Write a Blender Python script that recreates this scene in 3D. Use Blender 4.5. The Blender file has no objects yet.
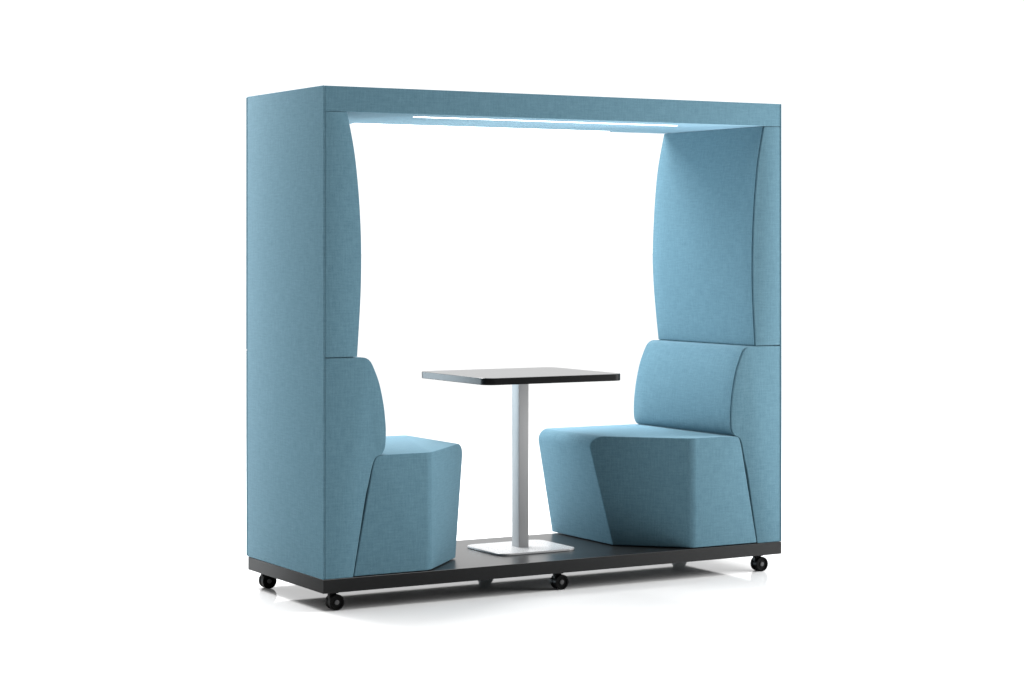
import bpy, bmesh, math
from mathutils import Vector, Matrix

S = bpy.context.scene
C = S.collection
R = math.radians

# ------------------------------------------------------------------ dimensions (metres, floor at z = 0)
W, D = 2.2831, 0.7807          # outer width and depth of the booth
ZB, ZP = 0.0749, 0.1303       # underside and top of the rolling platform
ZT, ZH, ZJ = 2.1127, 2.0101, 1.0203   # top, canopy underside, joint between upper and lower wall
PAN = 0.0065                   # thickness of the outer side panels
GAP = 0.002

# ------------------------------------------------------------------ materials
def new_mat(name):
    m = bpy.data.materials.new(name); m.use_nodes = True
    nt = m.node_tree
    return m, nt, nt.nodes['Principled BSDF']

def N(nt, t, **kw):
    n = nt.nodes.new(t)
    for k, v in kw.items():
        setattr(n, k, v)
    return n

def math_node(nt, op, a, b):
    n = N(nt, 'ShaderNodeMath', operation=op)
    for i, x in enumerate((a, b)):
        if hasattr(x, 'links'): nt.links.new(x, n.inputs[i])
        else: n.inputs[i].default_value = x
    return n.outputs[0]

def fabric_mat():
    m, nt, b = new_mat('woven_blue_fabric')
    uv = N(nt, 'ShaderNodeUVMap'); uv.uv_map = 'UVMap'
    def noise(su, sv, detail, off):
        mp = N(nt, 'ShaderNodeMapping')
        mp.inputs['Scale'].default_value = (su, sv, 1)
        mp.inputs['Location'].default_value = (off, off * 1.7, 0)
        nt.links.new(uv.outputs['UV'], mp.inputs['Vector'])
        n = N(nt, 'ShaderNodeTexNoise'); n.noise_dimensions = '2D'
        n.inputs['Scale'].default_value = 1; n.inputs['Detail'].default_value = detail
        n.inputs['Roughness'].default_value = .6
        nt.links.new(mp.outputs['Vector'], n.inputs['Vector'])
        return n.outputs['Fac']
    warp = noise(160, 17, 3, 3.1)        # long vertical slubs
    weft = noise(17, 160, 3, 7.7)        # long horizontal slubs
    fine_a = noise(420, 120, 1, 1.3)
    fine_b = noise(120, 420, 1, 5.9)
    slub = math_node(nt, 'ADD', warp, weft)
    fine = math_node(nt, 'ADD', fine_a, fine_b)
    mix = math_node(nt, 'ADD', math_node(nt, 'MULTIPLY', slub, .62), math_node(nt, 'MULTIPLY', fine, .38))
    ramp = N(nt, 'ShaderNodeValToRGB')
    ramp.color_ramp.elements[0].position = .70; ramp.color_ramp.elements[0].color = FAB_DARK
    ramp.color_ramp.elements[1].position = 1.30; ramp.color_ramp.elements[1].color = FAB_LIGHT
    half = math_node(nt, 'MULTIPLY', mix, .5)
    ramp.color_ramp.elements[0].position = .36; ramp.color_ramp.elements[1].position = .64
    nt.links.new(half, ramp.inputs['Fac'])
    nt.links.new(ramp.outputs['Color'], b.inputs['Base Color'])
    b.inputs['Roughness'].default_value = .9
    b.inputs['Specular IOR Level'].default_value = .12
    b.inputs['Sheen Weight'].default_value = .35       # soft nap that catches light at grazing angles
    b.inputs['Sheen Roughness'].default_value = .3
    b.inputs['Sheen Tint'].default_value = (.58, .84, 1, 1)
    bp = N(nt, 'ShaderNodeBump'); bp.inputs['Strength'].default_value = .18
    bp.inputs['Distance'].default_value = .0012
    nt.links.new(mix, bp.inputs['Height']); nt.links.new(bp.outputs['Normal'], b.inputs['Normal'])
    return m

FAB_DARK = (.064, .134, .174, 1)
FAB_LIGHT = (.095, .182, .228, 1)

def plain(name, col, rough, metal=0, ior=1.5, grain=0, spec=.5):
    m, nt, b = new_mat(name)
    b.inputs['Base Color'].default_value = (*col, 1)
    b.inputs['Roughness'].default_value = rough
    b.inputs['Metallic'].default_value = metal
    b.inputs['IOR'].default_value = ior
    b.inputs['Specular IOR Level'].default_value = spec
    if grain:
        tc = N(nt, 'ShaderNodeTexCoord')
        n = N(nt, 'ShaderNodeTexNoise'); n.inputs['Scale'].default_value = 260; n.inputs['Detail'].default_value = 3
        nt.links.new(tc.outputs['Object'], n.inputs['Vector'])
        mr = N(nt, 'ShaderNodeMapRange')
        mr.inputs['To Min'].default_value = rough - grain; mr.inputs['To Max'].default_value = rough + grain
        nt.links.new(n.outputs['Fac'], mr.inputs['Value']); nt.links.new(mr.outputs['Result'], b.inputs['Roughness'])
        bp = N(nt, 'ShaderNodeBump'); bp.inputs['Strength'].default_value = .08; bp.inputs['Distance'].default_value = .0004
        nt.links.new(n.outputs['Fac'], bp.inputs['Height']); nt.links.new(bp.outputs['Normal'], b.inputs['Normal'])
    return m

M_FAB = fabric_mat()
M_PLAT = plain('black_laminate', (.012, .0125, .013), .3, ior=1.55, grain=.02)
M_TOP = plain('table_laminate', (.022, .022, .023), .22, ior=1.5, grain=.01)
M_EDGE = plain('black_edge_band', (.011, .0113, .0116), .5, spec=.13)
M_UNDER = plain('raw_black_board', (.012, .012, .012), .9, spec=.03)
M_TEDGE = plain('black_table_edging', (.004, .0042, .0044), .4, spec=.08)
M_RUB = plain('black_castor_plastic', (.005, .005, .0052), .45, spec=.06)
M_HUB = plain('grey_hub_plastic', (.055, .055, .057), .45)
M_SIL = plain('silver_powder_coat', (.295, .295, .298), .5, grain=.03, spec=.3)
M_BASE = plain('satin_white_steel', (.46, .465, .47), .28, metal=.1, grain=.03)
M_FLOOR = plain('glossy_white_floor', (.93, .93, .93), .05, ior=1.5)
M_LED = plain('lit_diffuser', (.9, .9, .9), .4)
_b = M_LED.node_tree.nodes['Principled BSDF']
_b.inputs['Emission Color'].default_value = (1, .99, .97, 1)
_b.inputs['Emission Strength'].default_value = 3.0

# ------------------------------------------------------------------ mesh helpers
def finish(name, bm, mats, parent=None, smooth=35, loc=None):
    bmesh.ops.recalc_face_normals(bm, faces=bm.faces)
    uvl = bm.loops.layers.uv.new('UVMap')
    for f in bm.faces:
        n = f.normal
        if abs(n.z) > .75:
            tu, tv = Vector((1, 0, 0)), Vector((0, 1, 0))
        else:
            h = Vector((n.x, n.y, 0)).normalized()
            tu = Vector((-h.y, h.x, 0))
            if abs(h.x) > .9: tu = Vector((0, 1, 0))
            elif abs(h.y) > .9: tu = Vector((1, 0, 0))
            tv = Vector((0, 0, 1))
        for l in f.loops:
            l[uvl].uv = (l.vert.co.dot(tu), l.vert.co.dot(tv))
    me = bpy.data.meshes.new(name)
    bm.to_mesh(me); bm.free()
    for m in (mats if isinstance(mats, (list, tuple)) else [mats]):
        me.materials.append(m)
    for p in me.polygons: p.use_smooth = True
    me.set_sharp_from_angle(angle=R(smooth))
    o = bpy.data.objects.new(name, me); C.objects.link(o)
    if loc: o.location = loc
    if parent: o.parent = parent
    return o

def add_box(bm, x0, x1, y0, y1, z0, z1, bev=0, seg=2, mat=0):
    r = bmesh.ops.create_cube(bm, size=1)
    vs = r['verts']
    for v in vs:
        v.co = Vector(((x0 + x1) / 2 + v.co.x * (x1 - x0), (y0 + y1) / 2 + v.co.y * (y1 - y0), (z0 + z1) / 2 + v.co.z * (z1 - z0)))
    es = list({e for v in vs for e in v.link_edges})
    for f in {f for v in vs for f in v.link_faces}: f.material_index = mat
    if bev:
        bmesh.ops.bevel(bm, geom=es, offset=bev, segments=seg, profile=.5, affect='EDGES', clamp_overlap=True)

def spline(pts, n=6):
    P = [Vector(p) for p in pts]; out = []
    for i in range(len(P) - 1):
        p0 = P[max(i - 1, 0)]; p1 = P[i]; p2 = P[i + 1]; p3 = P[min(i + 2, len(P) - 1)]
        for k in range(n):
            t = k / n
            out.append(.5 * ((2 * p1) + (p2 - p0) * t + (2 * p0 - 5 * p1 + 4 * p2 - p3) * t * t + (3 * p1 - p0 - 3 * p2 + p3) * t ** 3))
    out.append(P[-1])
    return [(p.x, p.y) for p in out]

def inset(poly, d):
    """move every corner of a closed counter-clockwise outline inward by d"""
    n = len(poly); out = []
    for i in range(n):
        a, b, c = Vector(poly[i - 1]), Vector(poly[i]), Vector(poly[(i + 1) % n])
        e1, e2 = (b - a).normalized(), (c - b).normalized()
        n1, n2 = Vector((-e1.y, e1.x)), Vector((-e2.y, e2.x))
        m = (n1 + n2)
        m = m / max(m.length_squared / 2, .35)
        out.append((b.x + m.x * d, b.y + m.y * d))
    return out

def loft(bm, poly, stations, mir):
    """sweep an x-z outline along y; stations = (y, inset)"""
    area = sum(poly[i - 1][0] * poly[i][1] - poly[i][0] * poly[i - 1][1] for i in range(len(poly)))
    if area < 0: poly = poly[::-1]
    rings = []
    for y, d in stations:
        q = inset(poly, max(d, 0))
        if d < 0:      # pillowing of the padded face only
            za, zb = min(p[1] for p in q), max(p[1] for p in q)
            top = .8 if za > .9 else 0
            q = [(x - d * min(1, math.sin(math.pi * min(1, max(0, (z - za) / (zb - za)))) + top * ((z - za) / (zb - za)) ** 3) if x > .08 else x, z) for x, z in q]
        rings.append([bm.verts.new(((W - x) if mir else x, y, z)) for x, z in q])
    n = len(poly)
    for a, b in zip(rings, rings[1:]):
        for i in range(n):
            bm.faces.new((a[i], a[(i + 1) % n], b[(i + 1) % n], b[i]))
    bm.faces.new(rings[0]); bm.faces.new(rings[-1][::-1])

def rounded_rect(x0, x1, y0, y1, r, n=7):
    out = []
    for cx, cy, a0 in ((x1 - r, y1 - r, 0), (x0 + r, y1 - r, 90), (x0 + r, y0 + r, 180), (x1 - r, y0 + r, 270)):
        for k in range(n + 1):
            a = R(a0 + 90 * k / n)
            out.append((cx + r * math.cos(a), cy + r * math.sin(a)))
    return out

def slab(bm, outline, levels, mats=None, under=0):
    """stack an x-y outline through (z, inset) levels"""
    rings = [[bm.verts.new((x, y, z)) for x, y in inset(outline, d)] for z, d in levels]
    n = len(outline)
    for j, (a, b) in enumerate(zip(rings, rings[1:])):
        for i in range(n):
            f = bm.faces.new((a[i], a[(i + 1) % n], b[(i + 1) % n], b[i]))
            if mats: f.material_index = mats[j]
    bm.faces.new(rings[0][::-1]).material_index = under
    f = bm.faces.new(rings[-1])
    if mats: f.material_index = mats[-1]

def lathe_y(bm, prof, cx, cy, cz, n=28, mat=0):
    """revolve (radius, y) points round an axis parallel to y"""
    rings = []
    for r, y in prof:
        rings.append([bm.verts.new((cx + r * math.cos(2 * math.pi * k / n), cy + y, cz + r * math.sin(2 * math.pi * k / n))) for k in range(n)])
    for a, b in zip(rings, rings[1:]):
        for k in range(n):
            bm.faces.new((a[k], a[(k + 1) % n], b[(k + 1) % n], b[k])).material_index = mat
    bm.faces.new(rings[0]).material_index = mat; bm.faces.new(rings[-1]).material_index = mat

# ------------------------------------------------------------------ the floor
bm = bmesh.new()
bmesh.ops.create_grid(bm, x_segments=1, y_segments=1, size=400)
floor = finish('floor', bm, M_FLOOR)
floor['kind'] = 'structure'

# ------------------------------------------------------------------ the booth
booth = bpy.data.objects.new('meeting_booth', None); C.objects.link(booth)
booth['label'] = 'blue fabric two-seat meeting booth with lit canopy on a black wheeled platform'
booth['category'] = 'booth'

# platform
bm = bmesh.new()
slab(bm, rounded_rect(.0005, W - .0005, .0005, .765, .002, 2), [(ZB, .001), (ZB + .001, 0), (ZP - .001, 0), (ZP, .001)], mats=[1, 1, 0, 0], under=2)
finish('platform', bm, [M_PLAT, M_EDGE, M_UNDER], booth, smooth=30)

# outline of the upper and lower wall cushions (x from the outer face, z)
x0 = PAN + GAP
up = spline([(.112, ZH - .0014), (.139, 1.858), (.1545, 1.697), (.1625, 1.535), (.1645, 1.414), (.1625, 1.292), (.156, 1.171), (.146, ZJ + .001)], 4)
upper = [(x0, ZJ + .001), (x0, ZH - .0014)] + up
lo = spline([(.168, ZJ - .0025), (.186, ZJ - .006), (.207, ZJ - .022), (.226, .961), (.247, .905), (.265, .823), (.2745, .741), (.276, .672),
             (.271, .640), (.260, .623), (.249, .618), (.238, .613), (.228, .602), (.219, .577), (.205, .516), (.187, .441), (.160, .285), (.1335, ZP + .0015)], 4)
lower = [(x0, ZP + .0015), (x0, ZJ - .0025)] + lo
ST = [(.001, .003), (.0020, .001), (.0035, 0), (.0050, 0), (.0062, .010), (.0130, .010), (.0145, .001), (.019, 0)]
ST = ST + [(D * k / 8, -.023 * math.sin(math.pi * k / 14)) for k in range(1, 8)] + [(D - .012, 0), (D - .001, 0)]

# seat outline
seat_prof = [(.1375, ZP + .0045), (.2235, .577), (.2325, .604), (.241, .6140), (.253, .6180), (.30, .619)]
rad, cx, cz = .05, .813 - .046, .619 - .05
seat_prof += [(cx - .01 + 0, .619)]
ang0, ang1 = 90, -9.5
for k in range(11):
    a = R(ang0 + (ang1 - ang0) * k / 10)
    seat_prof.append((cx + rad * math.cos(a), cz + rad * math.sin(a)))
seat_prof.append((.742, ZP + .0045))
seat_prof = [seat_prof[0]] + seat_prof[1:]

for mir in (False, True):
    m = lambda x: W - x if mir else x
    # outer panel
    bm = bmesh.new()
    xa, xb = sorted((m(0), m(PAN)))
    add_box(bm, xa, xb, .0005, .7705, ZP + .001, ZT, bev=.002, seg=3)
    finish('side_panel', bm, M_FAB, booth)
    # fabric strips closing the rear edge of the wall, one above the joint and one below
    for za, zb, w in ((ZJ + .0002, ZT - .001, .7905), (ZP + .001, ZJ - .0002, .7885)):
        bm = bmesh.new()
        xa, xb = sorted((m(.001), m(.085)))
        add_box(bm, xa, xb, D - .0065, w, za, zb, bev=.005, seg=3)
        finish('rear_panel', bm, M_FAB, booth)
    # upper wall
    dx = (lambda z: -.003 - .013 * max(0, (z - 1.05) / .95) ** 1.5) if mir else (lambda z: .006 - .011 * max(0, (z - 1.5) / .51) ** 1.5)
    bm = bmesh.new(); loft(bm, upper[:2] + [(x + dx(z), z) for x, z in up], [(y, d) for y, d in ST[:-2]] + [(.779, -.021), (.785, -.0195), (.7865, -.0175)], mir)
    xa, xb = sorted((m(.03), m(.140)))
    add_box(bm, xa, xb,   .014, .783, ZJ - .004, ZJ + .004)      # tongue that closes the joint
    finish('upper_wall', bm, M_FAB, booth)
    # backrest
    bm = bmesh.new()
    lx = .002 if mir else .0065
    loft(bm, [(x + lx * min(1, max(0, (z - .56) / .16)) if x > .1 else x, z) for x, z in lower], [(y, d if d > 0 else d * .5) for y, d in ST[:-2]] + [(.779, -.0105), (.785, -.009), (.7865, -.007)], mir)
    finish('backrest', bm, M_FAB, booth)
    # seat: outline swept through the depth, front inner corner cut at 45 degrees
    bm = bmesh.new()
    vs0 = [bm.verts.new((x, .0015, z)) for x, z in seat_prof]
    vs1 = [bm.verts.new((x, D + .004, z)) for x, z in seat_prof]
    n = len(seat_prof)
    for i in range(n):
        bm.faces.new((vs0[i], vs0[(i + 1) % n], vs1[(i + 1) % n], vs1[i]))
    bm.faces.new(vs0); bm.faces.new(vs1[::-1])
    bmesh.ops.recalc_face_normals(bm, faces=bm.faces)
    r = bmesh.ops.bisect_plane(bm, geom=bm.verts[:] + bm.edges[:] + bm.faces[:], plane_co=(.485, 0, 0),
                               plane_no=Vector((1, -1, 0)).normalized(), clear_outer=True)
    bmesh.ops.holes_fill(bm, edges=[e for e in bm.edges if e.is_boundary], sides=0)
    bmesh.ops.remove_doubles(bm, verts=bm.verts, dist=.0002)
    bmesh.ops.recalc_face_normals(bm, faces=bm.faces)
    ed = [e for e in bm.edges if all(abs(v.co.x - .4865) < .004 and v.co.y < .004 for v in e.verts)]
    bmesh.ops.bevel(bm, geom=ed, offset=.022, segments=6, profile=.5, affect='EDGES', clamp_overlap=True)
    ed = [e for e in bm.edges if len(e.link_faces) == 2 and e.calc_face_angle(0) > R(28)]
    bmesh.ops.bevel(bm, geom=ed, offset=.0045, segments=3, profile=.5, affect='EDGES', clamp_overlap=True)
    if mir:
        for v in bm.verts: v.co.x = W - v.co.x
    finish('seat', bm, M_FAB, booth)

# canopy
bm = bmesh.new()
add_box(bm, PAN + GAP, W - PAN - GAP, .001, .786, ZH, ZT - .0005, bev=.002, seg=3)
canopy = finish('canopy', bm, M_FAB, booth)
for ya, yb in ((.158, .178), (.722, .765)):
    bm = bmesh.new()
    add_box(bm, .496, 1.822, ya, yb, ZH - .0025, ZH + .004, bev=.001)
    finish('light_strip', bm, M_LED, canopy)

# castors: mount plate, stem and hood; twin wheels and their hubs as children
def make_castor():
    bm = bmesh.new()
    add_box(bm, -.030, .010, -.016, .022, ZB - .0065, ZB - .0005, bev=.0015)
    add_box(bm, -.027, .004, -.010, .016, .034, ZB - .006, bev=.004)
    lathe_y(bm, [(.0300, -.0055), (.0300, .0095)], 0, 0, .0325)
    c = finish('castor', bm, M_RUB, booth)
    for ya, s in ((-.0065, -1), (.0105, 1)):
        bm = bmesh.new()
        prof = [(.0310, 0), (.0325, .0015), (.0325, .0140), (.0312, .0158), (.0262, .0162), (.0235, .0105), (.0105, .0105)]
        lathe_y(bm, [(r, s * y) for r, y in prof], 0, ya, .0325)
        finish('wheel', bm, M_RUB, c)
        bm = bmesh.new()
        lathe_y(bm, [(.0100, s * .0100), (.0100, s * .0140), (.0085, s * .0152), (.004, s * .0154)], 0, ya, .0325, n=20)
        finish('hub', bm, M_HUB, c)
    return c

castor0 = make_castor()
spots = [(.070, .040), (1.131, .040), (2.188, .040), (.060, .690), (1.131, .690), (2.194, .690)]
for i, (x, y) in enumerate(spots):
    if i == 0:
        c = castor0
    else:
        c = castor0.copy(); C.objects.link(c); c.parent = booth
        for ch in list(castor0.children):
            d = ch.copy(); C.objects.link(d); d.parent = c
    c.location = (x, y, 0)

# ------------------------------------------------------------------ the table
TX, TY = 1.135, .392
table = bpy.data.objects.new('pedestal_table', None); C.objects.link(table)
table.location = (TX, TY, ZP)
table['label'] = 'small black-topped pedestal table on a square silver column between the two seats'
table['category'] = 'table'
zt = .9105 - ZP
bm = bmesh.new()
slab(bm, rounded_rect(-.348, .347, -.322, .300, .05), [(zt - .030, .002), (zt - .028, 0), (zt - .0015, 0), (zt, .0015)], mats=[1, 1, 0, 0])
finish('table_top', bm, [M_TOP, M_TEDGE], table, smooth=30)
bm = bmesh.new()
slab(bm, rounded_rect(-.019, .031, -.031, .031, .0018, 3), [(.0095, 0), (zt - .0305, 0)])
finish('column', bm, M_SIL, table, smooth=30)
bm = bmesh.new()
slab(bm, rounded_rect(-.190, .202, -.172, .166, .05), [(.0006, .0015), (.002, 0), (.0085, 0), (.010, .002)])
finish('base_plate', bm, M_BASE, table, smooth=30)

# ------------------------------------------------------------------ camera
th, D0, xo, F, HY, H = .5235, 8.7033, -.7557, 2173.29, 246.96, 1.4647
cam = bpy.data.cameras.new('camera'); co = bpy.data.objects.new('camera', cam); C.objects.link(co)
co.location = (-(xo * math.cos(th) + D0 * math.sin(th)), xo * math.sin(th) - D0 * math.cos(th), H)
co.rotation_euler = (R(90), 0, -th)
cam.sensor_width = 36; cam.lens = F / 1024 * 36
cam.shift_y = -(341.5 - HY) / 1024
cam.clip_start = .1; cam.clip_end = 2000
S.camera = co

# ------------------------------------------------------------------ light: white studio, soft box overhead, soft box front right, added fills at the rear
w = bpy.data.worlds.new('World'); S.world = w; w.use_nodes = True
bg = w.node_tree.nodes['Background']
bg.inputs['Color'].default_value = (1, 1, 1, 1); wn = w.node_tree
tc = N(wn, 'ShaderNodeTexCoord')
dot = N(wn, 'ShaderNodeVectorMath', operation='DOT_PRODUCT')
dot.inputs[1].default_value = (.43, .75, .5)
wn.links.new(tc.outputs['Generated'], dot.inputs[0])
mr = N(wn, 'ShaderNodeMapRange', interpolation_type='SMOOTHSTEP')      # bright cove behind the booth, dim studio behind the camera
mr.inputs['From Min'].default_value = -.4; mr.inputs['From Max'].default_value = .45
mr.inputs['To Min'].default_value = .03; mr.inputs['To Max'].default_value = 1.18
wn.links.new(dot.outputs['Value'], mr.inputs['Value'])
wn.links.new(mr.outputs['Result'], bg.inputs['Strength'])

def area(name, loc, target, size, power, col=(1, 1, 1), spread=180):
    l = bpy.data.lights.new(name, 'AREA'); l.shape = 'RECTANGLE'; l.size, l.size_y = size; l.energy = power; l.color = col; l.spread = R(spread)
    o = bpy.data.objects.new(name, l); C.objects.link(o)
    o.location = loc
    o.rotation_euler = (Vector(target) - Vector(loc)).to_track_quat('-Z', 'Y').to_euler()
    return o
area('overhead_softbox', (1.1, 1.2, 6.5), (1.1, .6, 0), (8, 8), 780)
area('rear_fill', (.3, 4.2, 5.3), (1.3, .4, .6), (3.6, 3), 640)  # unseen fill, added behind and above to brighten the seat tops
area('rear_left_fill', (-1.15, 4.5, .62), (2.2, .4, 1.5), (1.4, 1.1), 29, (.74, .90, 1), 46)  # cool narrow fill, added out of view to lift the right inner faces
area('front_softbox', (4.8, -1.7, 1.6), (1.8, 0, 1.0), (1.8, 2.2), 195)

S.view_settings.view_transform = 'Standard'
S.view_settings.look = 'None'
S.view_settings.exposure = 0
S.view_settings.gamma = 1
S.render.engine = 'CYCLES'
S.cycles.max_bounces = 10
S.cycles.diffuse_bounces = 6
